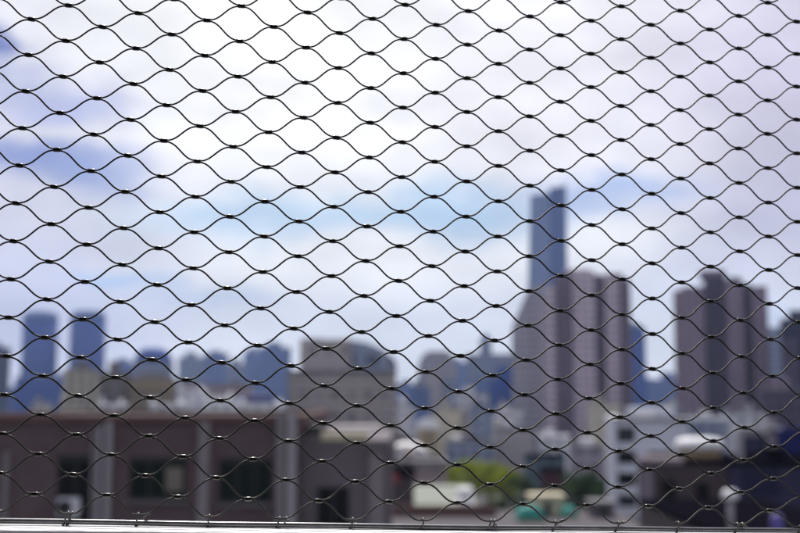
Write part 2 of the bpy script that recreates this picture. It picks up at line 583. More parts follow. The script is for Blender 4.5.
vis = sorted([n for n in nodes if in_view(n[0])], key=lambda n: (n[0] - Vector((0, 0, HEYE))).length)
own = vis[:100]
ownset = {(n[2], n[3]) for n in own}
fm = []
for k in range(4):                                     # four slightly different crimps
    mb = MB()
    ferrule_mesh(mb, tilt=(k - 1.5) * .035, grow=(1, .96, 1.05, 1.02)[k])
    fm.append(mb)
protos = []
for i, n in enumerate(own):
    k = i % 4
    if i < 4:
        o = fm[k].build('ferrule', M['ferrule'], net, n[0] + inv)
        protos.append(o)
    else:
        o = protos[k].copy()
        col.objects.link(o)
        o.parent = net
        o.location = n[0] + inv
mb = MB()
for n in nodes:
    if (n[2], n[3]) not in ownset:
        ferrule_mesh(mb, n[0] + inv, nrnd.uniform(-.06, .06), nrnd.uniform(.95, 1.06))
tag(mb.build('ferrule', M['ferrule'], net), kind='stuff')

# lower edge rod, lying on the ledge
ROD_R = .0039
RA, RB = netp(.162, 26.474), netp(23.895, 26.083)
rd = (RB - RA).normalized()
r0, r1 = RA - rd * 1.5, RB + rd * 1.55
rod = MB()
npt = 140
rp = []
for k in range(npt + 1):
    t = k / npt
    rp.append(r0.lerp(r1, t) - r0 + Vector((0, 0, .0006 * math.sin(21 * t + 1) + .0003 * math.sin(71 * t))))
rod.tube(rp, ROD_R, 14)
rodo = tag(rod.build('edge_rod', M['rod'], None, r0), 'thin grey steel rod lying along the white ledge at the bottom of the netting', 'metal rod')

# tie wires that lash the lowest waves to the rod
for u in range(U0 + 1, U1):
    if (u + V1) % 2:
        continue
    c = node_pos(u, V1)
    s = (c - RA).dot(rd)
    rc = RA + rd * s
    hh = (c - rc).dot(eb)
    mid = (c + rc) / 2 + inv
    pts = []
    turns = nrnd.choice((.8, 1.05, 1.3, 1.7)) + nrnd.uniform(-.1, .1)
    ry = abs(hh) / 2 + ROD_R + .0012
    rz = ROD_R + .0014
    skew = nrnd.uniform(.006, .013) * nrnd.choice((1, 1, 1, -1))
    for q in range(64):
        w = 2 * PI * turns * q / 63 + nrnd.uniform(-.02, .02) - .6
        pts.append(mid + eb * (math.cos(w) * ry) + en * (math.sin(w) * rz) + ea * (skew * (q / 63 - .5) + .0045 * math.cos(w)))
    # loose tail
    tail = pts[-1]
    pts += [tail + ea * .003 + eb * .0015, tail + ea * nrnd.uniform(.005, .009) + eb * nrnd.uniform(-.001, .003) + en * .001]
    MB().tube(pts, .00125, 8, up=ea).build('tie_wire', M['tie'], net)

# ------------------------------------------------------------------ ledge, parapet and the terrace the camera stands on
side = Vector((rd.y, -rd.x, 0)).normalized()            # horizontal, towards the camera
if side.y > 0:
    side = -side
zt = -ROD_R - .0008
# near edge: where the photo's lower left corner looks at the ledge top
ray = at(0, 530.6, 1.0) - Vector((0, 0, HEYE))
pn = rd.cross(side).normalized()
p0 = RA + Vector((0, 0, zt))
tt = (p0 - Vector((0, 0, HEYE))).dot(pn) / ray.dot(pn)
hit = Vector((0, 0, HEYE)) + ray * tt
near = (hit - p0).dot(side)
L0, L1 = -1.7, (RB - RA).length + 1.7
lrnd = random.Random(11)
led = MB()
rings = []
x = L0
notch = 0
while x < L1:
    j = lrnd.uniform(-.0007, .0007)
    if notch <= 0 and lrnd.random() < .05:
        notch = lrnd.randint(1, 4)
        depth = lrnd.uniform(.004, .012)
    if notch > 0:
        j -= depth * lrnd.uniform(.6, 1)
        notch -= 1
    c = p0 + rd * (x - 0)
    nr = near + j
    rings.append([c + side * (-.030), c + side * (nr - .003), c + side * nr - Vector((0, 0, .004)), c + side * (near + .001) - Vector((0, 0, .012)), c + side * (near + .001) - Vector((0, 0, .04)), c + side * (-.030) - Vector((0, 0, .04))])
    x += .006
led.loft(rings, smooth=False)
ledge_root = empty('parapet_wall', p0, 'low parapet topped by a white painted ledge with a chipped front edge, under the netting', 'parapet')
lo = led.build('ledge', M['ledge'], ledge_root)
for v in lo.data.vertices:
    v.co -= p0
pw = MB()
c0, c1 = rd * L0, rd * L1
dn = Vector((0, 0, -.0405))
lowz = Vector((0, 0, -1.25))
a0, a1 = side * (-.018), side * (near - .012)
pw.loft([[c0 + a0 + dn, c0 + a1 + dn, c0 + a1 + lowz, c0 + a0 + lowz], [c1 + a0 + dn, c1 + a1 + dn, c1 + a1 + lowz, c1 + a0 + lowz]], smooth=False)
pw.build('wall', M['parapet'], ledge_root)
fz = HEYE - 1.45
tag(MB().box(-7, 7, -3.4, 1.9, fz - .25, fz).build('terrace_floor', M['terrace']), kind='structure')
tw = empty('shade_wall', (0, -3, fz), 'unseen dark wall and overhead slab behind the viewpoint, added to shade the netting', 'wall')  # unseen wall and slab, added to keep sky light off the net
MB().box(-7, 7, -.3, 0, .002, 3.3).build('wall', M['terrace'], tw)
MB().box(-7, 7, -.3, 3.7, 3.303, 3.5).build('shade_slab', M['terrace'], tw)

# ------------------------------------------------------------------ ground and roads
tag(MB().box(-2900, 2900, -120, 4300, -1.0, 0).build('ground', M['ground']), kind='structure')
M['road'] = plain('road_asphalt', (.05, .05, .053), .9, 0, .25, .3)
M['line'] = plain('road_paint', (.7, .7, .68), .7, 0, .1, 1)
tag(MB().box(-400, 400, 46, 54, .004, .008).build('road', M['road']), kind='structure')
tag(MB().box(-6, 4, 56, 1500, .004, .008).build('road', M['road']), kind='structure')
mk = MB()
for k in range(120):
    mk.box(-1.1, -.95, 60 + k * 10, 64 + k * 10, .012, .014)
tag(mk.build('road_markings', M['line']), kind='structure')
for x in (-8.2, 4.0):
    tag(MB().box(x, x + 2.2, 56, 1500, .01, .13).build('pavement', M['roofgrey']), kind='structure')

# ------------------------------------------------------------------ generic city building
def block(name, label, x0, x1, ytop, Y, depth, mat, cat='building', group=None, roof='roofgrey', bits=(), rz=0, parapet=.5, base=0.0, ref=None):
    """A building whose roof line is at photo row ytop; bits are more parts in fractions of its width/depth."""
    ref = ref if ref is not None else min(ytop, 400)
    pl, pr = at(x0, (ref + 400) / 2, Y), at(x1, (ref + 400) / 2, Y)
    w = pr.x - pl.x
    h = at(x0, ytop, Y).z - base
    cx = (pl.x + pr.x) / 2
    root = empty(name, (cx, Y, base), label, cat, group, rz or -math.atan2(cx, Y))
    MB().box(-w / 2, w / 2, 0, depth, 0, h - parapet).build('wall', mat, root)
    r = MB()
    t = min(.35, w * .05)
    e = .12
    r.box(-w / 2 - e, w / 2 + e, -e, t, h - parapet, h).box(-w / 2 - e, w / 2 + e, depth - t, depth + e, h - parapet, h)
    r.box(-w / 2 - e, -w / 2 + t, t, depth - t, h - parapet, h - .003).box(w / 2 - t, w / 2 + e, t, depth - t, h - parapet, h - .003)
    r.box(-w / 2 + t, w / 2 - t, t, depth - t, h - parapet + .004, h - parapet + .05)
    r.build('roof', M[roof], root)
    for pname, pm, fx0, fx1, fy0, fy1, fz0, fz1 in bits:
        b = MB().box(-w / 2 + fx0 * w, -w / 2 + fx1 * w, fy0 * depth, fy1 * depth, h + fz0, h + fz1)
        b.build(pname, M[pm] if isinstance(pm, str) else pm, root)
    return root, w, h


HAZE = 0.00010
SUN_STRENGTH = 4.0

# ================= the near brick building, lower left =================
Y0 = 33.0
q = lambda px: at(px, 440, Y0).x
zq = lambda py: at(200, py, Y0).z
bx0, bx1, bx2 = q(-60), q(299), q(390)
rootA = empty('brick_building', (0, Y0, 0), 'dark mauve brick building with grey pilasters and a rust coloured cornice, close behind the netting', 'building')
ztop, zcor = zq(415), zq(421.5)
holes = [(q(58), q(93), zq(528), zq(455)), (q(130), q(188), zq(500), zq(457)), (q(219), q(273), zq(503), zq(458))]
mb = MB()
holed_wall(mb, bx0, bx1, 0, zcor, 0, .22, holes)
mb.box(bx0 + .003, bx1 - .003, .222, 13, 0, zcor)
mb.build('wall', M['brick'], rootA)
mb = MB()
mb.box(bx0 - .1, bx1 + .1, -.14, .2, zcor + .002, ztop).box(bx0 - .1, bx1 + .1, 12.8, 13.1, zcor + .002, ztop)
mb.box(bx1 - .25, bx1 + .098, .2, 12.8, zcor + .002, ztop - .003).box(bx0 - .098, bx0 + .2, .2, 12.8, zcor + .002, ztop - .003)
mb.build('cornice', M['cornice'], rootA)
rf = MB().box(bx0 + .2, bx1 - .25, .2, 12.8, zcor + .004, zcor + .06).build('roof', M['deck'], rootA)
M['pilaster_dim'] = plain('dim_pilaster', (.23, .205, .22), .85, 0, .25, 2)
for a, b, zt_, pr in ((5.5, 11, zq(452), .10), (98.5, 103.5, zq(426), .16), (107, 113, zq(422), .16), (199, 211, zq(421.8), .14), (277, 285.5, zq(413.5), .18), (287.5, 297, zq(412), .20)):
    mb = MB()
    mb.box(q(a), q(b), -pr, -.002, 0, zt_)
    mb.box(q(a) + .03, q(b) - .03, -pr - .04, -pr - .002, .5, zt_ - .1)
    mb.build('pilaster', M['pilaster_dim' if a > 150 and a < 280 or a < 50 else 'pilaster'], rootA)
MB().tube([Vector((q(94.5), -.07, 0)), Vector((q(94.5), -.07, zq(430)))], .05, 10).build('drainpipe', M['pilaster_dim'], rootA)
wins = []
for k, h in enumerate(holes):
    f = window(rootA, *h, .10, M['frame_dark'], M['pane_green'] if k else M['pane_dark'], bars=(1, 2, 2)[k], sill=M['annex'])
    wins.append(f)
    zb = h[3] - (.17, .16, .14)[k]
    MB().box(h[0] + .02, h[1] - .02, .04, .095, zb, h[3] - .01).build('blind', M['frame_dark'], f)
# pale curtain in the middle window
h = holes[1]
cu = MB()
cw = []
for k in range(25):
    x = h[0] + (h[1] - h[0]) * (.62 + .3 * k / 24)
    cw.append((x, .19 + .015 * math.sin(k * 1.9)))
for (xa, ya), (xb, yb) in zip(cw, cw[1:]):
    cu.quad((xa, ya - .125, h[2] + .25), (xb, yb - .125, h[2] + .25), (xb, yb - .125, h[3] - .3), (xa, ya - .125, h[3] - .3))
M['curtain'] = plain('curtain_cloth', (.22, .20, .17), .9, 0, .25, 3)
cu.build('curtain', M['curtain'], wins[1])
# annex to the right, a step back and lower
za = zq(441)
wh = [(q(316), q(349), zq(530), zq(488))]
mb = MB()
holed_wall(mb, bx1 + .004, bx2, 0, za, .5, .22, wh)
mb.box(bx1 + .105, bx2 - .003, .723, 12, 0, za - .002)
mb.build('wall', M['annex'], rootA)
window(rootA, *wh[0], .6, M['frame_dark'], M['pane_dark'], bars=1, sill=M['annex'])
MB().box(q(369), q(384), .36, .498, 0, zq(452)).build('pilaster', M['pilaster_dim'], rootA)
MB().box(q(364), q(388), .30, .497, zq(452) + .003, zq(446)).build('pilaster', M['annex'], rootA)
MB().box(q(320), q(367), .42, .9, za + .002, zq(433)).build('coping', M['cream'], rootA)
MB().box(bx1 + .1, q(319), .6, .9, za + .002, zq(437)).build('coping', M['annex'], rootA)
MB().box(q(302), q(317), 1.6, 3.2, za + .002, zq(427)).build('plant_room', M['frame_dark'], rootA)
# air conditioner under the first window
ax0, ax1, az0, az1 = q(63), q(84), zq(516), zq(497)
ac = empty('air_conditioner', ((ax0 + ax1) / 2, Y0 - .02, az0), 'white air conditioner box with a dark round fan, hung under the leftmost brick building window', 'air conditioner')
w2, hh = (ax1 - ax0) / 2, az1 - az0
MB().box(-w2, w2, -.34, -.03, .03, hh).build('casing', M['white_metal'], ac, bevel=.015)
fg = MB()
fc = Vector((-w2 * .28, -.345, hh * .52))
fr = hh * .40
fg.loft([[fc + Vector((r * math.cos(2 * PI * k / 28), y, r * math.sin(2 * PI * k / 28))) for k in range(28)] for r, y in ((fr, .004), (fr, -.012), (fr * .93, -.016), (fr * .9, -.004))])
fg.build('fan_grille', M['grille'], ac)
for sx in (-w2 * .7, w2 * .7):
    MB().box(sx - .02, sx + .02, -.36, .015, -.02, .028).build('bracket', M['grille'], ac)

# ================= white building with dark windows, right of centre =================
Yp = 120.0
p0_ = at(648, 460, Yp).x
p = lambda px: at(px, 460, Yp).x - p0_
zp = lambda py: at(640, py, Yp).z
M['pale'] = plain('pale_blue_render', (.66, .68, .76), .8, 0, .15, .5)
M['palewhite'] = plain('white_render', (.80, .81, .86), .8, 0, .12, .5)
rootP = empty('white_building', (p0_, Yp, 0), 'pale blue grey apartment block with columns of dark windows and a white end pier', 'building', None, -math.atan2(p0_, Yp))
hs = []
for a, b in ((618, 636), (649, 673)):
    for c, d_ in ((427, 443), (451, 464), (473, 486), (495, 508), (517, 530), (540, 553)):
        if a > 640 and c < 430:
            continue
        hs.append((p(a), p(b), zp(d_), zp(c)))
mb = MB()
holed_wall(mb, p(616), p(688), 0, zp(421), 0, .3, hs)
mb.box(p(616) + .003, p(688) - .003, .302, 14, 0, zp(421) - .003)
mb.build('wall', M['pale'], rootP)
MB().box(p(607), p(616) - .004, -.5, 13.9, 0, zp(417)).build('pier', M['palewhite'], rootP)
MB().box(p(616) + .01, p(690), -.2, 14.1, zp(421) + .003, zp(418.5)).build('roof', M['roofgrey'], rootP)
pr_ = MB().box(p(627), p(676), 3, 11, zp(418.5) + .003, zp(408)).build('plant_room', M['pale'], rootP)
MB().box(p(636), p(656), 2.2, 2.99, zp(418.5) + .004, zp(411)).build('tank', M['whiteroof'], pr_)
for k, hbox in enumerate(hs):
    window(rootP, *hbox, .16, M['white_metal'] if k % 3 == 0 else M['frame_dark'], M['pane_dark'], bars=1)
for c in (449, 471, 493):
    MB().box(p(617), p(687), -.12, -.003, zp(c) - .15, zp(c) + .1).build('floor_band', M['palewhite'], rootP)

# ================= dark building with the round white tank =================
Yq = 62.0
q0_ = at(686, 470, Yq).x
s_ = lambda px: at(px, 470, Yq).x - q0_
zs_ = lambda py: at(690, py, Yq).z
M['darkwall'] = plain('dark_plum_render', (.075, .055, .062), .85, 0, .3, .7)
M['plum_light'] = plain('plum_render', (.22, .185, .22), .85, 0, .2, .7)
rootQ = empty('dark_building', (q0_, Yq, 0), 'dark plum walled building carrying the round white tank, right of the white block', 'building', None, -math.atan2(q0_, Yq))
MB().box(s_(639), s_(733), 0, 11, 0, zs_(464)).build('wall', M['darkwall'], rootQ)
MB().box(s_(639) - .1, s_(684), -.1, 1.0, zs_(464) + .003, zs_(459)).build('coping', M['plum_light'], rootQ)
MB().box(s_(641), s_(654), -.3, -.003, 0, zs_(470)).build('pilaster', M['plum_light'], rootQ)
MB().box(s_(684) + .01, s_(734), -.12, 11.1, zs_(464) + .004, zs_(461.5)).build('roof', M['roofdark'], rootQ)
for a, b, c, d_ in ((662, 676, 500, 480), (694, 708, 502, 482)):
    window(rootQ, s_(a), s_(b), zs_(c), zs_(d_), -.03, M['frame_dark'], M['pane_dark'], bars=1)
tk = at(700, 463, Yq + 3.0)
rt = 23.5 * (Yq + 3) / F
tank = empty('water_tank', (tk.x, Yq + 3.0, zs_(461.5) + .01), 'round white tank with a domed lid and tan drum, standing on the dark plum building', 'tank')
hz0 = at(700, 437, Yq + 3).z - tank.location.z
MB().lathe(0, 0, [(rt * .86, 0), (rt * .86, hz0 * .42)], 32).build('drum', M['tan'], tank)
MB().lathe(0, 0, [(rt * .9, hz0 * .42), (rt, hz0 * .5), (rt * 1.02, hz0 * .66), (rt * .97, hz0 * .82), (rt * .84, hz0 * .93), (rt * .55, hz0 * .985), (rt * .1, hz0)], 40).build('lid', M['whiteroof'], tank)

# low dark roof in front with its vents
Yr = 44.0
MBr = MB()
rr0, rr1 = at(640, 520, Yr).x, at(860, 520, Yr).x
zr = 17.05
rootR = empty('low_roof_building', (0, 30, 0), 'near dark flat roofed building at the lower right corner', 'building')
MB().box(rr0 + 2.6, rr1, 0, 26, 0, zr - .2).build('wall', M['darkwall'], rootR)
MB().box(rr0 + 2.5, rr1 + .1, -.1, 26.1, zr - .197, zr).build('roof', M['roofdark'], rootR)
vp = at(730, 495, 40)
vent = empty('roof_vent', (vp.x, 40, zr), 'white mushroom vent on a grey pipe standing on the low dark roof', 'vent')
vr = 8 * 40 / F
zv1 = at(730, 489, 40).z - zr
MB().lathe(0, 0, [(.11, 0), (.11, zv1 - .3)], 16).build('pipe', M['pilaster'], vent)
MB().lathe(0, 0, [(vr * .8, zv1 - .38), (vr, zv1 - .30), (vr * .98, zv1 - .14), (vr * .75, zv1 - .03), (vr * .1, zv1)], 28).build('cap', M['whiteroof'], vent)
M['violet'] = plain('violet_paint', (.12, .10, .34), .45, 0, .2, 3)
vp = at(776.5, 513, 36)
sv = empty('vent_pipe', (vp.x, 36, zr), 'short violet round topped vent pipe at the lower right corner', 'vent')
zv = vp.z - zr
MB().lathe(0, 0, [(.2, 0), (.2, zv - .2), (.17, zv - .08), (.09, zv - .02), (.01, zv)], 24).build('pipe', M['violet'], sv)
MB().lathe(0, 0, [(.26, 0.002), (.26, .08), (.21, .1)], 24).build('base_flange', M['roofdark'], sv)

# ================= towers =================
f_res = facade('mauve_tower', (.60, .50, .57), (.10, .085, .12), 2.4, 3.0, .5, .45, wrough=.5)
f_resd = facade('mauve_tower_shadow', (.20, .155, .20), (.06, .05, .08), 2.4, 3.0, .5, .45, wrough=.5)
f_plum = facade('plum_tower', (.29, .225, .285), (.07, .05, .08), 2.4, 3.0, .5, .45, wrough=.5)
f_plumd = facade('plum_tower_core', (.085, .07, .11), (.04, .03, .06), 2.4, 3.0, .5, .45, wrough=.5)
f_grey = facade('grey_tower', (.38, .37, .42), (.15, .15, .20), 3.0, 3.2, .5, .42, wrough=.5)
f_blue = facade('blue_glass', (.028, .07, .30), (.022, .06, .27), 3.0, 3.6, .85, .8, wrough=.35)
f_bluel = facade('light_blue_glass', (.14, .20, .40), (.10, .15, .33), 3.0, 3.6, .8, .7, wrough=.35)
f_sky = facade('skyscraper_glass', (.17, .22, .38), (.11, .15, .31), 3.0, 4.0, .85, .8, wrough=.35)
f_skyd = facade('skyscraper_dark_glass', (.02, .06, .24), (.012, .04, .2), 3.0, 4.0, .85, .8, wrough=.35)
f_tan = facade('tan_block', (.20, .175, .15), (.06, .055, .06), 3.4, 3.2, .5, .5)
f_beige = facade('beige_block', (.60, .55, .44), (.38, .34, .29), 3.4, 3.2, .45, .45)
f_brown = facade('brown_block', (.28, .22, .14), (.10, .085, .07), 3.4, 3.2, .5, .5, band=(.32, .22, .15))
f_grblk = facade('grey_block', (.42, .385, .39), (.30, .28, .29), 2.2, 3.0, .5, .4, wrough=.6)
f_grdk = facade('dark_grey_block', (.25, .228, .225), (.17, .155, .155), 2.2, 3.0, .5, .4, wrough=.6)
f_pale = facade('pale_block', (.62, .62, .66), (.20, .21, .25), 3.2, 3.1, .5, .45)
f_white = facade('white_block', (.76, .77, .80), (.22, .23, .27), 3.2, 3.1, .45, .45)
f_bgrey = facade('blue_grey_block', (.27, .31, .42), (.11, .13, .20), 3.2, 3.2, .55, .5)
f_navy = facade('navy_block', (.03, .03, .075), (.015, .017, .05), 3.2, 3.2, .6, .5)
f_pink = facade('pink_block', (.42, .33, .33), (.15, .12, .13), 3.2, 3.1, .5, .5, band=(.18, .14, .15))


def bay(root, name, mat, x0, x1, y0, y1, z0, z1):
    return MB().box(x0, x1, y0, y1, z0, z1).build(name, mat, root)


def rooftop(root, x0, x1, y0, y1, z0, z1, mat):
    o = bay(root, 'plant_room', mat, x0, x1, y0, y1, z0, z1)
    return o


# twin blue towers, oval in plan with domed tops
for (a, b, tp, lab) in ((21, 57, 309, 'left one of the twin blue round topped towers, standing over a wider blue base'),
                        (69, 105, 308, 'right one of the twin blue round topped towers, behind the striped tan block')):
    Yt = 1500
    c = at((a + b) / 2, 360, Yt)
    r_ = (b - a) / 2 * Yt / F
    zt_ = at(a, tp, Yt).z
    rt_ = empty('blue_tower', (c.x * (Yt + r_) / Yt, Yt + r_, 0), lab, 'tower')
    oval = lambda rr, z: [(rr * math.cos(2 * PI * k / 40), .8 * rr * math.sin(2 * PI * k / 40), z) for k in range(40)]
    MB().loft([oval(r_, 0), oval(r_, zt_ - 13)], True).build('glass_wall', f_blue, rt_)
    MB().loft([oval(r_ * 1.01, zt_ - 13 + .01), oval(r_ * .99, zt_ - 9), oval(r_ * .9, zt_ - 4.5), oval(r_ * .72, zt_ - 1.5), oval(r_ * .4, zt_ - .2), oval(r_ * .05, zt_)], True).build('crown', f_bluel, rt_)
    MB().box(-r_ * 1.25, r_ * 1.1, -r_ * .9, r_, 0, at(a, 386 if a < 50 else 372, Yt).z).build('podium', f_blue, rt_)
r0_, w_, h_ = block('office_block', 'saturated blue block at the foot of the left twin tower', 16, 62, 377, 1100, 40, f_blue, bits=(('plant_room', f_bluel, .2, .6, .2, .7, 0, 4),))
block('office_tower', 'dark blue tower cut by the left edge of the picture', -20, 9, 347, 1200, 40, f_navy, bits=(('plant_room', f_navy, .2, .7, .2, .7, 0, 5),), cat='tower')

# skyscraper
Ys = 1800
c0_ = at(548, 290, Ys)
sk = empty('skyscraper', (c0_.x, Ys, 0), 'tallest skyscraper, slim blue glass with a darker right half that rises above the left half', 'skyscraper', None, -math.atan2(c0_.x, Ys))
X = lambda px, py: at(px, py, Ys).x - c0_.x
zl, zr_ = at(540, 193, Ys).z, at(556, 186, Ys).z


def slab(name, mat, xb0, xb1, xt0, xt1, zt0, zt1, y0, y1):
    m_ = MB()
    v = [(xb0, y0, 0), (xb1, y0, 0), (xb1, y1, 0), (xb0, y1, 0), (xt0, y0, zt0), (xt1, y0, zt1), (xt1, y1, zt1), (xt0, y1, zt0)]
    m_.v += v
    for f_ in ((0, 1, 5, 4), (1, 2, 6, 5), (2, 3, 7, 6), (3, 0, 4, 7), (4, 5, 6, 7), (3, 2, 1, 0)):
        m_.face(f_)
    return m_.build(name, mat, sk)


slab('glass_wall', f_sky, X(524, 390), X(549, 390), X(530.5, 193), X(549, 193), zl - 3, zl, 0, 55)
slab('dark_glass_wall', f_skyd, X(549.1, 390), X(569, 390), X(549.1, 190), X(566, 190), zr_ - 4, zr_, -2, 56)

# grey tower with a sloping shoulder in front of it
Yk = 500
c0_ = at(529, 350, Yk)
kr = empty('sloped_tower', (c0_.x, Yk, 0), 'grey tower with a sloping left shoulder, in front of the skyscraper', 'tower', None, -math.atan2(c0_.x, Yk))
X = lambda px: (px - 529) * Yk / F
Z = lambda py: at(529, py, Yk).z
m_ = MB()
prof = [(X(511), 0), (X(545.5), 0), (X(545.5), Z(291)), (X(528), Z(291)), (X(524), Z(300)), (X(514), Z(323)), (X(512), Z(330))]
i0 = len(m_.v)
n_ = len(prof)
m_.v += [(x, 0, z) for x, z in prof] + [(x, 30, z) for x, z in prof]
m_.face(tuple(range(n_)))
m_.face(tuple(range(2 * n_ - 1, n_ - 1, -1)))
for k in range(n_):
    j = (k + 1) % n_
    m_.face((k, n_ + k, n_ + j, j))
m_.build('wall', f_grey, kr)
bay(kr, 'plant_room', f_grey, X(531), X(543), 6, 20, Z(291) + .01, Z(284))
bay(kr, 'bay', f_grey, X(533), X(541), -1.2, -.01, 0, Z(296))

# mauve residential tower
Ym = 450
c0_ = at(587, 350, Ym)
mr_ = empty('residential_tower', (c0_.x, Ym, 0), 'mauve residential tower with a dark slot between its light bays, right of the skyscraper', 'tower', None, -math.atan2(c0_.x, Ym))
X = lambda px: (px - 587) * Ym / F
Z = lambda py: at(587, py, Ym).z
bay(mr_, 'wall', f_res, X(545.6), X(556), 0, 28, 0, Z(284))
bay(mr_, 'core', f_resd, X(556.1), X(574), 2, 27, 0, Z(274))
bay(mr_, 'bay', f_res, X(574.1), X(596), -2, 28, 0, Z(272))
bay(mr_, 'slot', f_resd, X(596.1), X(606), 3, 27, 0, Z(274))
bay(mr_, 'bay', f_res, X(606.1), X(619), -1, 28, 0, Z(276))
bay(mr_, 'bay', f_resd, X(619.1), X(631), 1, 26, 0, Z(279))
rooftop(mr_, X(566), X(592), 6, 20, Z(271.9), Z(267), f_res)
rooftop(mr_, X(608), X(624), 6, 18, Z(275.9), Z(272), f_resd)

# plum residential tower further right
Yn = 380
c0_ = at(720, 350, Yn)
nr_ = empty('residential_tower', (c0_.x, Yn, 0), 'dark plum residential tower with a taller central core, near the right edge', 'tower', None, -math.atan2(c0_.x, Yn))
X = lambda px: (px - 720) * Yn / F
Z = lambda py: at(720, py, Yn).z
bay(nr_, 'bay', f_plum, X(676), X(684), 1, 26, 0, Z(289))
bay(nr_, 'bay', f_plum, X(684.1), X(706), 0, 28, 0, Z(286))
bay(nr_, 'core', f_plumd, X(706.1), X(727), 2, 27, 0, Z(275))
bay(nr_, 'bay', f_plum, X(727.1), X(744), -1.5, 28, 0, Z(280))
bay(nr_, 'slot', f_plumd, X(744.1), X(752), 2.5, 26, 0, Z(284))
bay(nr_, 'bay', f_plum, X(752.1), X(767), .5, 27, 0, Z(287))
rooftop(nr_, X(702), X(728), 6, 20, Z(274.9), Z(268), f_plum)
rooftop(nr_, X(730), X(742), 5, 15, Z(279.9), Z(276), f_plumd)

block('apartment_tower', 'dark navy apartment tower cut by the right edge of the picture', 783, 840, 318, 350, 25, f_navy, bits=(('plant_room', f_navy, .15, .6, .2, .7, 0, 3), ('bay', f_plumd, .0, .3, -.05, -.001, -108, -6)), cat='tower')
block('apartment_block', 'mid blue apartment block between the plum tower and the navy tower', 764, 786, 334, 600, 25, f_bgrey, bits=(('plant_room', f_bgrey, .3, .8, .2, .7, 0, 4),))
block('apartment_block', 'dark plum lower block below the navy tower at the right edge', 762, 830, 388, 260, 22, f_plumd, bits=(('plant_room', f_plum, .1, .4, .2, .7, 0, 2.5),))

# haze blue office blocks seen between the mauve towers
block('office_tower', 'hazy blue tower standing just right of the mauve tower', 629, 646, 327, 1200, 40, f_blue, bits=(('plant_room', f_bluel, .2, .7, .2, .7, 0, 5),), cat='tower')
block('office_block', 'pale hazy blue low block between the two residential towers', 644, 678, 379, 1300, 50, f_bluel, bits=(('plant_room', f_bluel, .5, .9, .2, .7, 0, 8),))

# ================= left and middle distance =================
st = block('apartment_block', 'tan block striped by pale vertical piers, in front of the right twin tower', 64, 99, 369, 420, 18, f_tan, bits=(('plant_room', f_tan, .3, .7, .3, .7, 0, 3),))
for fx in (.08, .36, .64, .9):
    MB().box(-st[1] / 2 + fx * st[1] - .9, -st[1] / 2 + fx * st[1] + .9, -.8, -.004, 0, st[2] - .6).build('pier', f_beige, st[0])
block('apartment_block', 'grey tan block with a small roof tower, right of the striped tan block', 99, 131, 372, 460, 18, f_tan, bits=(('plant_room', f_tan, .3, .65, .2, .7, 0, 4.5), ('bay', f_grdk, .42, .6, -.05, -.001, -40, -4)))
block('office_block', 'brown block with an orange brown band near its top, left of centre', 131, 176, 378, 440, 20, f_brown, bits=(('floor_band', 'tan', -.01, 1.01, -.03, 1.03, -4.6, -2.2), ('plant_room', f_grdk, .15, .8, .2, .7, 0, 2.4)))
# blue domed hall
Yh = 900
c0_ = at(153, 370, Yh)
hr = empty('domed_building', (c0_.x, Yh, 0), 'dusky blue building with a rounded roof rising behind the brown block', 'building', None, -math.atan2(c0_.x, Yh))
rh = 20 * Yh / F
zh = at(153, 362, Yh).z
MB().box(-rh, rh, 0, 30, 0, zh).build('wall', f_bgrey, hr)
MB().lathe(0, 15, [(rh * .98, zh + .01), (rh * .93, zh + 4), (rh * .75, zh + 9), (rh * .45, zh + 12), (rh * .05, zh + 13)], 32).build('dome', f_blue, hr)

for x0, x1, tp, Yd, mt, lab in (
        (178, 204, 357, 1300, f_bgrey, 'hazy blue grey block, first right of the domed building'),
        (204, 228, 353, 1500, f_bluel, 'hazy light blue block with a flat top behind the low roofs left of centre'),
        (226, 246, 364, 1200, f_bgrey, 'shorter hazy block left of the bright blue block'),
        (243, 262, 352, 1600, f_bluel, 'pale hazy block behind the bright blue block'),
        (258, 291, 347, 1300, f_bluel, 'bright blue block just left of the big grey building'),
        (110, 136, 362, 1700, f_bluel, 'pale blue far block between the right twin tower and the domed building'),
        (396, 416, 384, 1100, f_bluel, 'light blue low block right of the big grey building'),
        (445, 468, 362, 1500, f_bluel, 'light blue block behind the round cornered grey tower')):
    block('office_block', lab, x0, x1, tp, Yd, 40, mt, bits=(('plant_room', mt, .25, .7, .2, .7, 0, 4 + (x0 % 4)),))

# big grey building
Yc = 150
c0_ = at(343, 380, Yc)
gr_ = empty('grey_building', (c0_.x, Yc, 0), 'big stepped grey building with a lighter upper block, left of centre', 'building', None, -math.atan2(c0_.x, Yc))
X = lambda px: (px - 343) * Yc / F
Z = lambda py: at(343, py, Yc).z
bay(gr_, 'wall', f_grdk, X(288), X(396), 0, 24, 0, Z(373))
bay(gr_, 'upper_block', f_grblk, X(299), X(351), 3, 20, Z(373) + .01, Z(338))
m_ = MB()
prof = [(X(351.1), Z(373) + .01), (X(399), Z(373) + .01), (X(397), Z(360)), (X(384), Z(348)), (X(366), Z(341)), (X(351.1), Z(339))]
n_ = len(prof)
m_.v += [(x, 4, z) for x, z in prof] + [(x, 19, z) for x, z in prof]
m_.face(tuple(range(n_)))
m_.face(tuple(range(2 * n_ - 1, n_ - 1, -1)))
for k in range(n_):
    j = (k + 1) % n_
    m_.face((k, n_ + k, n_ + j, j))
m_.build('sloped_block', f_bgrey, gr_)
bay(gr_, 'roof', M['roofgrey'], X(287), X(397), -.2, 2.99, Z(373) + .012, Z(370.5))
bay(gr_, 'plant_room', f_grblk, X(304), X(322), 8, 15, Z(338) + .01, Z(335))
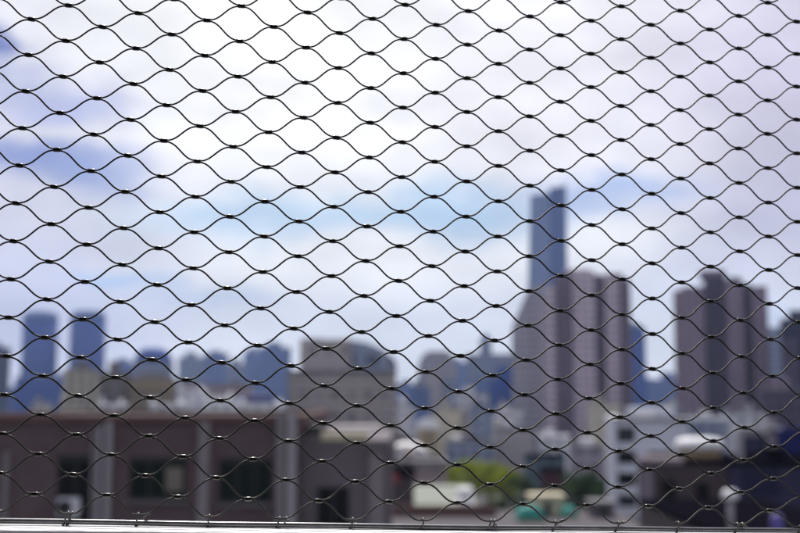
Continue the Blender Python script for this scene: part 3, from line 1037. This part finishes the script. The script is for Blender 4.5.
for k in range(7):
    zz = Z(380 + 8 * k)
    MB().box(X(289), X(395), -.15, -.004, zz - .35, zz + .1).build('floor_band', f_grblk, gr_)
bay(gr_, 'low_wing', f_grblk, X(318), X(380), -14, -.2, 0, Z(424))
bay(gr_, 'low_wing', f_pale, X(345), X(374), -20, -14.01, 0, Z(434))

# round cornered grey tower
Yg = 600
c0_ = at(437, 370, Yg)
g2 = empty('round_tower', (c0_.x, Yg, 0), 'grey tower with rounded upper corners, right of the big grey building', 'tower', None, -math.atan2(c0_.x, Yg))
X = lambda px: (px - 437) * Yg / F
Z = lambda py: at(437, py, Yg).z
m_ = MB()
prof = [(X(418), 0), (X(457), 0), (X(457), Z(366)), (X(454), Z(357)), (X(447), Z(351)), (X(428), Z(351)), (X(421), Z(357)), (X(418), Z(366))]
n_ = len(prof)
m_.v += [(x, 0, z) for x, z in prof] + [(x, 22, z) for x, z in prof]
m_.face(tuple(range(n_)))
m_.face(tuple(range(2 * n_ - 1, n_ - 1, -1)))
for k in range(n_):
    j = (k + 1) % n_
    m_.face((k, n_ + k, n_ + j, j))
m_.build('wall', f_grey, g2)
bay(g2, 'bay', f_grblk, X(425), X(440), -1.5, -.01, 0, Z(372))
bay(g2, 'bay', f_bgrey, X(446), X(455), -1, -.01, 0, Z(378))
block('office_block', 'blue low block at the foot of the round cornered tower', 410, 430, 386, 560, 20, f_bluel, bits=(('plant_room', f_bgrey, .2, .6, .2, .7, 0, 3),))
# blue building with a spire block
bb = block('office_tower', 'blue office tower with a small turret on top, left of the sloped grey tower', 466, 516, 354, 800, 30, f_bgrey, cat='tower', bits=(
    ('spire_block', f_bgrey, .28, .52, .2, .7, 0, 11), ('spire_block', f_blue, .34, .46, .3, .6, 11.01, 15), ('bay', f_bluel, .18, .44, -.05, -.001, -45, -18), ('bay', f_blue, .47, .64, -.05, -.001, -60, -18)))
block('office_block', 'dark blue narrow block tucked against the sloped tower', 497, 513, 366, 640, 20, f_blue, bits=(('plant_room', f_bgrey, .2, .6, .2, .7, 0, 3),))
block('apartment_block', 'whitish flat topped block below the blue office tower', 454, 488, 393, 420, 18, f_pale, bits=(('plant_room', f_white, .25, .6, .2, .7, 0, 2.4), ('bay', f_bgrey, .78, .96, -.05, -.001, -20, -3)))
block('apartment_block', 'pale block with a lift house, right of the big grey building', 393, 414, 404, 330, 16, f_pale, bits=(('plant_room', f_white, .25, .65, .2, .7, 0, 2.4),))

# pale low roofs left of centre
for x0, x1, tp, Yd, mt, rf_, lab in (
        (178, 208, 389, 340, f_pale, 'whiteroof', 'pale low block behind the rust cornice, right of the brown block'),
        (204, 238, 396, 300, f_white, 'whiteroof', 'white low block left of the dark blue awning roof'),
        (238, 292, 404, 260, f_white, 'whiteroof', 'white wide low block under the dark blue awning roof'),
        (150, 190, 404, 250, f_pale, 'whiteroof', 'pale bluish low block in front of the brown block'),
        (100, 128, 404, 240, f_pale, 'whiteroof', 'pale low block in front of the grey tan block'),
        (60, 88, 403, 245, f_beige, 'roofgrey', 'beige low block in front of the striped tan block'),
        (182, 252, 384, 520, f_pink, 'cornice', 'pinkish long block with a rust roof edge behind the pale low blocks')):
    block('low_block', lab, x0, x1, tp, Yd, 16, mt, roof=rf_, bits=(('plant_room', mt, .02, .12, .3, .7, 0, 1.4), ('roof_hatch', rf_, .7, .82, .3, .5, 0, 1.0)))
# dark blue awning
aw0 = at(252, 404, 262)
aw = empty('roof_awning', (aw0.x, 268, at(252, 404, 268).z + .06), 'dark navy awning roof on thin posts standing on the white wide block', 'awning')
ww = 17 * 265 / F
MB().loft([[(-ww, -3, .5), (ww, -3, .5), (ww, -3, 2.0), (-ww, -3, 2.0)], [(-ww * .9, 0, 1.7), (ww * .9, 0, 1.7), (ww * .9, 0, 2.2), (-ww * .9, 0, 2.2)], [(-ww, 3, 1.1), (ww, 3, 1.1), (ww, 3, 1.5), (-ww, 3, 1.5)]], smooth=False).build('canopy', M['navy'], aw)
for sx in (-1, 1):
    for sy in (-1, 1):
        MB().box(sx * ww * .92 - .1, sx * ww * .92 + .1, sy * 2.7 - .1, sy * 2.7 + .1, 0, .5 if sy < 0 else 1.12).build('post', M['frame_dark'], aw)

# ================= centre: roofs, shed, trees =================
# white domed hall with tan front
Yw = 300
c0_ = at(428, 430, Yw)
dh = empty('domed_hall', (c0_.x, Yw, 0), 'small hall with a white rounded roof and a tan front, in the centre', 'building', None, -math.atan2(c0_.x, Yw))
rw = 12 * Yw / F
zd = at(428, 429, Yw).z
MB().box(-rw, rw, 0, 8, 0, zd).build('wall', M['cream'], dh)
MB().box(-rw * .55, rw * .65, -.25, -.004, zd - 4.5, zd - .4).build('front_panel', M['tan'], dh)
ring = [[(rw * 1.05 * math.cos(PI * k / 16), y, zd + .01 + 2.6 * math.sin(PI * k / 16)) for k in range(17)] for y in (-.4, 8.2)]
MB().loft(ring).build('roof', M['whiteroof'], dh)

block('low_block', 'pink grey block below the pale block, beside the big grey building', 384, 412, 436, 260, 14, f_pink, bits=(('plant_room', f_pink, .3, .6, .3, .7, 0, 1.5),))
block('low_block', 'slate grey wide block with dark openings, centre right of the domed hall', 446, 492, 440, 280, 16, f_bgrey, roof='roofgrey', bits=(('plant_room', f_navy, .3, .7, .2, .7, 0, 1.2), ('roof_hatch', 'whiteroof', .1, .4, .2, .5, 0, .8)))
block('low_block', 'grey block with a plain front below the sloped tower', 494, 532, 428, 290, 16, f_grblk, bits=(('plant_room', f_pale, .2, .5, .2, .7, 0, 1.6),))
block('low_block', 'dark teal grey block right of the bright green trees', 524, 564, 456, 255, 14, facade('teal_grey_block', (.10, .14, .16), (.05, .07, .08)), roof='roofdark')
block('low_block', 'bluish white block behind the dark teal grey block', 538, 568, 436, 300, 14, f_white, roof='whiteroof', bits=(('plant_room', f_pale, .2, .5, .2, .7, 0, 1.4),))
block('low_block', 'pale mauve block left of the white apartment block', 568, 604, 446, 230, 14, facade('pale_mauve_block', (.34, .31, .36), (.15, .13, .17)), roof='roofgrey', bits=(('plant_room', f_pale, .3, .7, .2, .7, 0, 1.2),))
M['redark'] = plain('dark_red_render', (.07, .02, .03), .8, 0, .2, .6)
block('low_block', 'small block with a dark red front among the dark trees', 540, 563, 469, 190, 8, M['redark'], roof='roofdark')
block('low_block', 'cream block between the blue office tower and the grey block', 470, 500, 418, 360, 14, f_beige, roof='whiteroof', bits=(('plant_room', f_beige, .2, .6, .2, .7, 0, 1.4),))

# white barrel roof

Yb = 165
c0_ = at(408, 462, Yb)
br = empty('barrel_roof_hall', (c0_.x, Yb, 0), 'hall with a bright white barrel roof below the big grey building', 'building', None, -math.atan2(c0_.x, Yb))
rw = 21 * Yb / F
zd = at(408, 462, Yb).z
MB().box(-rw, rw, 0, 14, 0, zd).build('wall', f_pink, br)
ring = [[(rw * 1.04 * math.cos(PI * k / 20), y, zd + .01 + 2.4 * math.sin(PI * k / 20)) for k in range(21)] for y in (-.3, 14.3)]
MB().loft(ring).build('roof', M['whiteroof'], br)
block('low_block', 'pinkish flat roofed block with dark floor bands left of the bright green trees', 402, 447, 463, 140, 18, f_pink, roof='roofgrey', bits=(('parapet', 'plum_light', -.01, 1.01, -.02, .02, .01, .25), ('plant_room', f_pink, .05, .25, .4, .7, 0, 1.0)))

# striped glasshouse roof
Yz = 112
zA, zB = at(440, 508, Yz).z, at(440, 485, Yz + 8).z
c0_ = at(442, 500, Yz)
sh = empty('glasshouse', (c0_.x, Yz, 0), 'long shed with a sloping pale green and grey banded roof, before the pinkish block', 'shed')
M['bands'] = striped('banded_sheeting', (.30, .33, .27), (.05, .07, .055), 2.8, 1)
ww = 31 * Yz / F
MB().box(-ww, ww, 0, 14, 0, zA - .3).build('wall', M['annex'], sh)
MB().loft([[(-ww - .3, -.3, zA - .3), (-ww - .3, 8, zB), (-ww - .3, 14.3, zA - .3)], [(ww + .3, -.3, zA - .3), (ww + .3, 8, zB), (ww + .3, 14.3, zA - .3)]], smooth=False).build('roof', M['bands'], sh)
# white tank standing in front of the trees
tkp = at(465, 503, 108)
wt = empty('white_tank', (tkp.x, 108, 0), 'small white domed tank at the right end of the banded shed', 'tank')
zt_ = at(465, 487, 108).z
MB().lathe(0, 0, [(.85, 0), (.85, zt_ - .45)], 24).build('drum', M['whiteroof'], wt)
MB().lathe(0, 0, [(.9, zt_ - .45), (.86, zt_ - .25), (.6, zt_ - .06), (.05, zt_)], 24).build('lid', M['whiteroof'], wt)
# dark shed with a red panel
block('shed', 'dark shed with a small red panel on its front, left of the banded shed', 384, 414, 472, 104, 10, M['darkwall'], roof='roofdark', cat='shed', bits=(('panel', 'red', .2, .5, -.02, -.001, -1.0, -.1), ('roof_hatch', 'roofdark', .6, .8, .2, .5, 0, .5)))
# podium with a red brown parapet and teal covers
Yo = 92
zo = at(540, 524, Yo).z
po = empty('podium_building', (at(500, 520, Yo).x, Yo, 0), 'low flat roofed podium with a dark front, just above the rod in the centre', 'building')
xw0, xw1 = at(392, 520, Yo).x - po.location.x, at(640, 520, Yo).x - po.location.x
MB().box(xw0, xw1, -9, 11, 0, zo - .15).build('wall', M['darkwall'], po)
MB().box(xw0 - .1, xw1 + .1, -9.1, 11.1, zo - .147, zo).build('roof', M['deck'], po)
MB().box(xw0, xw1 * .02, 5.5, 5.8, zo + .003, zo + 1.0).build('parapet', M['cornice'], po)
for a, b, c, d_, dy, lab in ((515, 546, 503, 523, 2, 'larger teal tarpaulin covered crate stack on the podium roof'), (560, 577, 504, 517, 5, 'smaller teal covered crate on the podium roof, right of the larger one')):
    yy = Yo + dy
    cx = at((a + b) / 2, d_, yy).x
    wv = (b - a) / 2 * yy / F * .85
    hv = (at(a, c, yy).z - zo) * .85
    te = empty('covered_crate', (cx, yy, zo + .003), lab, 'crate')
    MB().loft([[(-wv, -1, 0), (wv, -1, 0), (wv, 1, 0), (-wv, 1, 0)], [(-wv * .97, -1, hv * .6), (wv * .98, -1, hv * .62), (wv, 1, hv * .6), (-wv, 1, hv * .6)],
               [(-wv * .7, -.7, hv * .9), (wv * .6, -.75, hv), (wv * .7, .8, hv * .95), (-wv * .7, .7, hv)]], smooth=False).build('cover', M['teal'], te)
    MB().box(-wv * 1.05, wv * 1.05, -1.1, -1.01, 0, .2).build('plank', M['tan'], te)
for a, b, c, d_, yy, lab in ((530, 562, 494, 507, 99, 'beige flat roof cabin on the podium between the teal crates and the dark trees'), (590, 612, 500, 512, 98, 'grey flat cabin on the podium in front of the dark trees')):
    cx = at((a + b) / 2, d_, yy).x
    wv = (b - a) / 2 * yy / F
    hv = max(.8, at(a, c, yy).z - zo)
    te = empty('roof_cabin', (cx, yy, zo + .003), lab, 'cabin')
    MB().box(-wv, wv, -1.2, 1.6, 0, hv * .8).build('wall', M['cream'] if a < 560 else M['annex'], te)
    MB().box(-wv - .15, wv + .15, -1.4, 1.8, hv * .8 + .003, hv).build('roof', M['cream'] if a < 560 else M['roofgrey'], te)
    MB().box(-.3, .3, -1.24, -1.203, 0.01, hv * .7).build('door', M['frame_dark'], te)

# trees
for k, (px, pt, Yt, wd, lab) in enumerate(((452, 465, 215, 6.5, 'leftmost bright green tree of the sunlit clump in the centre'),
                                           (470, 461, 222, 7.5, 'tallest bright green tree in the middle of the sunlit clump'),
                                           (489, 462, 218, 7.0, 'bright green tree right of the tallest one in the sunlit clump'),
                                           (506, 466, 212, 6.0, 'rightmost bright green tree of the sunlit clump'))):
    tree(px, pt, Yt, wd, 0, M['leaf_bright'], lab, 'bright green trees', 20 + k)
for k, (px, pt, Yt, wd, lab) in enumerate(((522, 474, 175, 6.0, 'dark green tree directly right of the sunlit clump'),
                                           (556, 479, 150, 5.5, 'dark green tree behind the beige cabin'),
                                           (572, 472, 165, 6.5, 'dark green tree right of the dark red front'),
                                           (590, 470, 160, 6.0, 'tall dark green tree near the white end pier'),
                                           (603, 478, 150, 5.0, 'dark green tree touching the white end pier'),
                                           (486, 493, 130, 4.5, 'dark green low tree right of the white domed tank'),
                                           (500, 496, 126, 4.0, 'dark green small tree behind the larger teal crate'))):
    tree(px, pt, Yt, wd, 0, M['leaf_dark'], lab, 'dark green trees', 40 + k)

# right hand dark blocks
block('low_block', 'very dark navy block at the right edge, behind the mushroom vent', 728, 850, 462, 60, 10, f_navy, roof='roofdark', parapet=.25, bits=(('pipe', 'pilaster', .06, .12, .1, .16, 0, 1.4), ('roof_hatch', 'roofdark', .3, .45, .3, .6, 0, .5)))
block('low_block', 'saturated navy blue clad block at the right edge', 777, 850, 430, 78, 8, M['navy'], roof='navy', parapet=.3, bits=(('plant_room', 'navy', .3, .6, .3, .7, 0, .4),))
block('low_block', 'dark blue glass fronted block left of the navy clad block', 737, 764, 431, 100, 8, f_navy, roof='roofgrey', bits=(('pier', 'pilaster', -.02, .12, -.05, -.001, -14, -.3),))
block('low_block', 'pale grey cabin topped block beside the navy clad block', 761, 780, 428, 112, 8, M['plum_light'], roof='roofgrey', bits=(('plant_room', 'pilaster', .2, .7, .2, .7, 0, .6),))
block('low_block', 'hazy pale block behind the dark blue glass fronted block', 733, 764, 411, 250, 12, f_pale, roof='roofgrey', bits=(('plant_room', f_pale, .3, .6, .2, .7, 0, 1.4),))
block('low_block', 'pale blue grey house behind the round white tank', 688, 724, 418, 280, 12, f_bgrey, roof='whiteroof', bits=(('plant_room', f_pale, .3, .6, .2, .7, 0, 1.6),))
block('low_block', 'pale block rising right behind the white apartment block', 664, 690, 412, 300, 12, f_bgrey, roof='roofgrey', bits=(('plant_room', f_bgrey, .3, .6, .2, .7, 0, 1.6),))

# crowded low roofs in the mid distance
frnd = random.Random(5)
kinds = [(f_pale, 'whiteroof', 'pale grey low block in the crowd of far roofs'), (f_beige, 'roofgrey', 'beige low block in the crowd of far roofs'),
         (f_bgrey, 'roofgrey', 'blue grey low block in the crowd of far roofs'), (f_grblk, 'roofgrey', 'dull grey low block in the crowd of far roofs')]
for k in range(56):
    Yd = 330 + 900 * (k / 56) ** 1.2
    px = frnd.uniform(370, 770) if k % 4 else frnd.uniform(0, 300)
    wpx = frnd.uniform(14, 30) * 400 / Yd + 6
    tp = 398 + frnd.uniform(3, 20) * 420 / Yd
    mt, rf_, lab = kinds[frnd.randrange(4)]
    block('low_block', lab, px, px + wpx, tp, Yd, 14, mt, group=lab.replace('low block', 'low blocks'), roof=rf_,
          bits=(('plant_room', mt, .2, .2 + frnd.uniform(.2, .4), .2, .7, 0, frnd.uniform(1.5, 3)),))
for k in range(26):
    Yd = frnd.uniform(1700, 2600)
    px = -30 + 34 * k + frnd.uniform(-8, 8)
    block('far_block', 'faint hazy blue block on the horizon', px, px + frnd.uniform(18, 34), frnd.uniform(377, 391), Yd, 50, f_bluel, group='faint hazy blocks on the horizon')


# ------------------------------------------------------------------ air
hz = bpy.data.materials.new('haze_air')
hz.use_nodes = True
hn = hz.node_tree
for k in list(hn.nodes):
    if k.type != 'OUTPUT_MATERIAL':
        hn.nodes.remove(k)
pv = N(hn, 'ShaderNodeVolumePrincipled')
pv.inputs['Color'].default_value = (.50, .66, 1.0, 1)
pv.inputs['Density'].default_value = HAZE
pv.inputs['Anisotropy'].default_value = .2
hn.links.new(pv.outputs[0], [k for k in hn.nodes if k.type == 'OUTPUT_MATERIAL'][0].inputs['Volume'])
if HAZE > 0:
    tag(MB().box(-3000, 3000, -150, 4400, -2, 400).build('haze', hz), kind='stuff')

# ------------------------------------------------------------------ sky, clouds and sun
SUN_EL, SUN_AZ = R(52), R(-8)
w = bpy.data.worlds.new('World')
sc.world = w
w.use_nodes = True
n = w.node_tree
for k in list(n.nodes):
    n.nodes.remove(k)
out = N(n, 'ShaderNodeOutputWorld')
sky = N(n, 'ShaderNodeTexSky', sky_type='NISHITA', sun_disc=False)
sky.sun_elevation = SUN_EL
sky.sun_rotation = SUN_AZ
bsky = N(n, 'ShaderNodeBackground')
bsky.inputs['Strength'].default_value = .08
n.links.new(sky.outputs[0], bsky.inputs['Color'])
tc = N(n, 'ShaderNodeTexCoord')
se = N(n, 'ShaderNodeSeparateXYZ')
n.links.new(tc.outputs['Generated'], se.inputs[0])
az = math_node(n, 'MULTIPLY', math_node(n, 'ARCTAN2', se.outputs[0], se.outputs[1]), 180 / PI)
el = math_node(n, 'MULTIPLY', math_node(n, 'ARCSINE', se.outputs[2]), 180 / PI)
cb = N(n, 'ShaderNodeCombineXYZ')
n.links.new(az, cb.inputs[0])
n.links.new(el, cb.inputs[1])


def vmath(op, a, b):
    k = n.nodes.new('ShaderNodeVectorMath')
    k.operation = op
    for i, v in enumerate((a, b)):
        if isinstance(v, tuple):
            k.inputs[i].default_value = v
        else:
            n.links.new(v, k.inputs[i])
    return k


noi = N(n, 'ShaderNodeTexNoise')
noi.inputs['Scale'].default_value = .16
noi.inputs['Detail'].default_value = 6
noi.inputs['Roughness'].default_value = .6
n.links.new(vmath('MULTIPLY', cb.outputs[0], (1, 1.9, 1)).outputs[0], noi.inputs['Vector'])
warp = vmath('MULTIPLY', vmath('SUBTRACT', noi.outputs['Color'], (.5, .5, .5)).outputs[0], (7, 4, 0)).outputs[0]
pos = vmath('ADD', cb.outputs[0], warp).outputs[0]


def blob(px, py, rx, ry, inner=0.0):
    d = at(px, py, 1.0) - Vector((0, 0, HEYE))
    a0 = math.degrees(math.atan2(d.x, d.y))
    e0 = math.degrees(math.asin(d.normalized().z))
    k = 180 / PI / F
    v = vmath('MULTIPLY', vmath('SUBTRACT', pos, (a0, e0, 0)).outputs[0], (1 / (rx * k), 1 / (ry * k), 0)).outputs[0]
    ln = n.nodes.new('ShaderNodeVectorMath')
    ln.operation = 'LENGTH'
    n.links.new(v, ln.inputs[0])
    mr = N(n, 'ShaderNodeMapRange', interpolation_type='SMOOTHSTEP')
    n.links.new(ln.outputs['Value'], mr.inputs[0])
    mr.inputs[1].default_value = inner
    mr.inputs[2].default_value = 1.0
    mr.inputs[3].default_value = 1.0
    mr.inputs[4].default_value = 0.0
    return mr.outputs[0]


base = N(n, 'ShaderNodeMix', data_type='RGBA')
# the deck is thin and bright towards the sun, thicker and greyer away from it
mrb = N(n, 'ShaderNodeMapRange', interpolation_type='SMOOTHSTEP')
n.links.new(se.outputs[1], mrb.inputs[0])
mrb.inputs[1].default_value = -.4
mrb.inputs[2].default_value = .75
n.links.new(mrb.outputs[0], base.inputs[0])
base.inputs[6].default_value = (.56, .58, .67, 1)
base.inputs[7].default_value = (.86, .86, .95, 1)
cur = base.outputs[2]
for c, px, py, rx, ry, s, inner in (
        ((.83, .845, .91), 420, 290, 600, 200, 1, .5),
        ((.62, .63, .80), 10, 300, 230, 140, .85, .2),
        ((.74, .74, .88), 0, 100, 220, 190, .8, .2),
        ((1.02, 1.02, 1.05), 330, 20, 520, 260, 1, .35),
        ((1.2, 1.2, 1.2), 340, 70, 270, 170, .9, .2),
        ((.98, .96, 1.02), 590, 90, 320, 170, .7, .3),
        ((1.0, 1.01, 1.03), 590, 255, 140, 80, .8, .2),
        ((1.05, 1.06, 1.06), 350, 268, 270, 50, .85, .3),
        ((.66, .62, .80), 830, 70, 260, 210, .8, .1),
        ((.60, .58, .75), 780, 215, 150, 100, .7, .2),
        ((.66, .68, .82), 690, 275, 110, 50, .5, .2),
        # thin veils where blue shows through
        ((.12, .15, .52), -4, 52, 40, 34, .95, .2),
        ((.42, .47, .80), 55, 100, 130, 34, .75, .1),
        ((.21, .29, .68), 70, 166, 130, 38, .85, .0),
        ((.24, .31, .68), 18, 154, 70, 24, .8, .1),
        ((.52, .73, .95), 240, 213, 190, 40, .8, .0),
        ((.52, .74, .96), 370, 205, 170, 36, .75, .0),
        ((.47, .69, .94), 470, 213, 140, 44, .9, .0),
        ((.36, .49, .85), 610, 192, 120, 32, .8, .0),
        ((.45, .62, .90), 132, 282, 80, 20, .8, .1),
        ((.55, .68, .90), 210, 300, 90, 20, .5, .1),
        ((.45, .58, .88), 745, 325, 60, 40, .5, .1)):
    cur = mix_col(n, math_node(n, 'MULTIPLY', blob(px, py, rx, ry, inner), s), cur, c)
gap = None
for px, py, rx, ry, s in (
        (0, 50, 60, 45, .2), (80, 165, 100, 30, .2),
        (255, 213, 110, 26, .3), (475, 215, 100, 34, .35), (610, 190, 90, 26, .2)):
    g = math_node(n, 'MULTIPLY', blob(px, py, rx, ry, .1), s)
    gap = g if gap is None else math_node(n, 'MAXIMUM', gap, g)


# large-scale light and dark in the cloud deck
n2 = N(n, 'ShaderNodeTexNoise')
n2.inputs['Scale'].default_value = .13
n2.inputs['Detail'].default_value = 5
n.links.new(vmath('MULTIPLY', cb.outputs[0], (1, 2.2, 1)).outputs[0], n2.inputs['Vector'])
mr = N(n, 'ShaderNodeMapRange')
n.links.new(n2.outputs['Fac'], mr.inputs[0])
mr.inputs[1].default_value = .3
mr.inputs[2].default_value = .7
mr.inputs[3].default_value = .80
mr.inputs[4].default_value = 1.10
vs = vmath('SCALE', cur, (0, 0, 0))
n.links.new(mr.outputs[0], vs.inputs['Scale'])
bcl = N(n, 'ShaderNodeBackground')
n.links.new(vs.outputs[0], bcl.inputs['Color'])
bcl.inputs['Strength'].default_value = 1.0
mx = N(n, 'ShaderNodeMixShader')
n.links.new(gap, mx.inputs[0])
n.links.new(bcl.outputs[0], mx.inputs[1])
n.links.new(bsky.outputs[0], mx.inputs[2])
n.links.new(mx.outputs[0], out.inputs['Surface'])

sun = bpy.data.lights.new('sun', 'SUN')
sun.energy = SUN_STRENGTH
sun.angle = R(1.0)
sun.color = (1, .95, .88)
so = bpy.data.objects.new('sun', sun)
col.objects.link(so)
d = Vector((math.sin(SUN_AZ) * math.cos(SUN_EL), math.cos(SUN_AZ) * math.cos(SUN_EL), math.sin(SUN_EL)))
so.rotation_euler = d.to_track_quat('Z', 'Y').to_euler()
so.location = (0, 0, 60)

# ------------------------------------------------------------------ render settings
sc.render.engine = 'CYCLES'
vs_ = sc.view_settings
sc.display_settings.display_device = 'sRGB'
vs_.view_transform = 'Standard'
vs_.look = 'None'
vs_.exposure = 0
vs_.gamma = 1
vs_.use_curve_mapping = False
sc.cycles.use_denoising = True
sc.cycles.max_bounces = 6
sc.cycles.diffuse_bounces = 3
sc.cycles.glossy_bounces = 3
sc.cycles.volume_bounces = 1
sc.cycles.transmission_bounces = 2
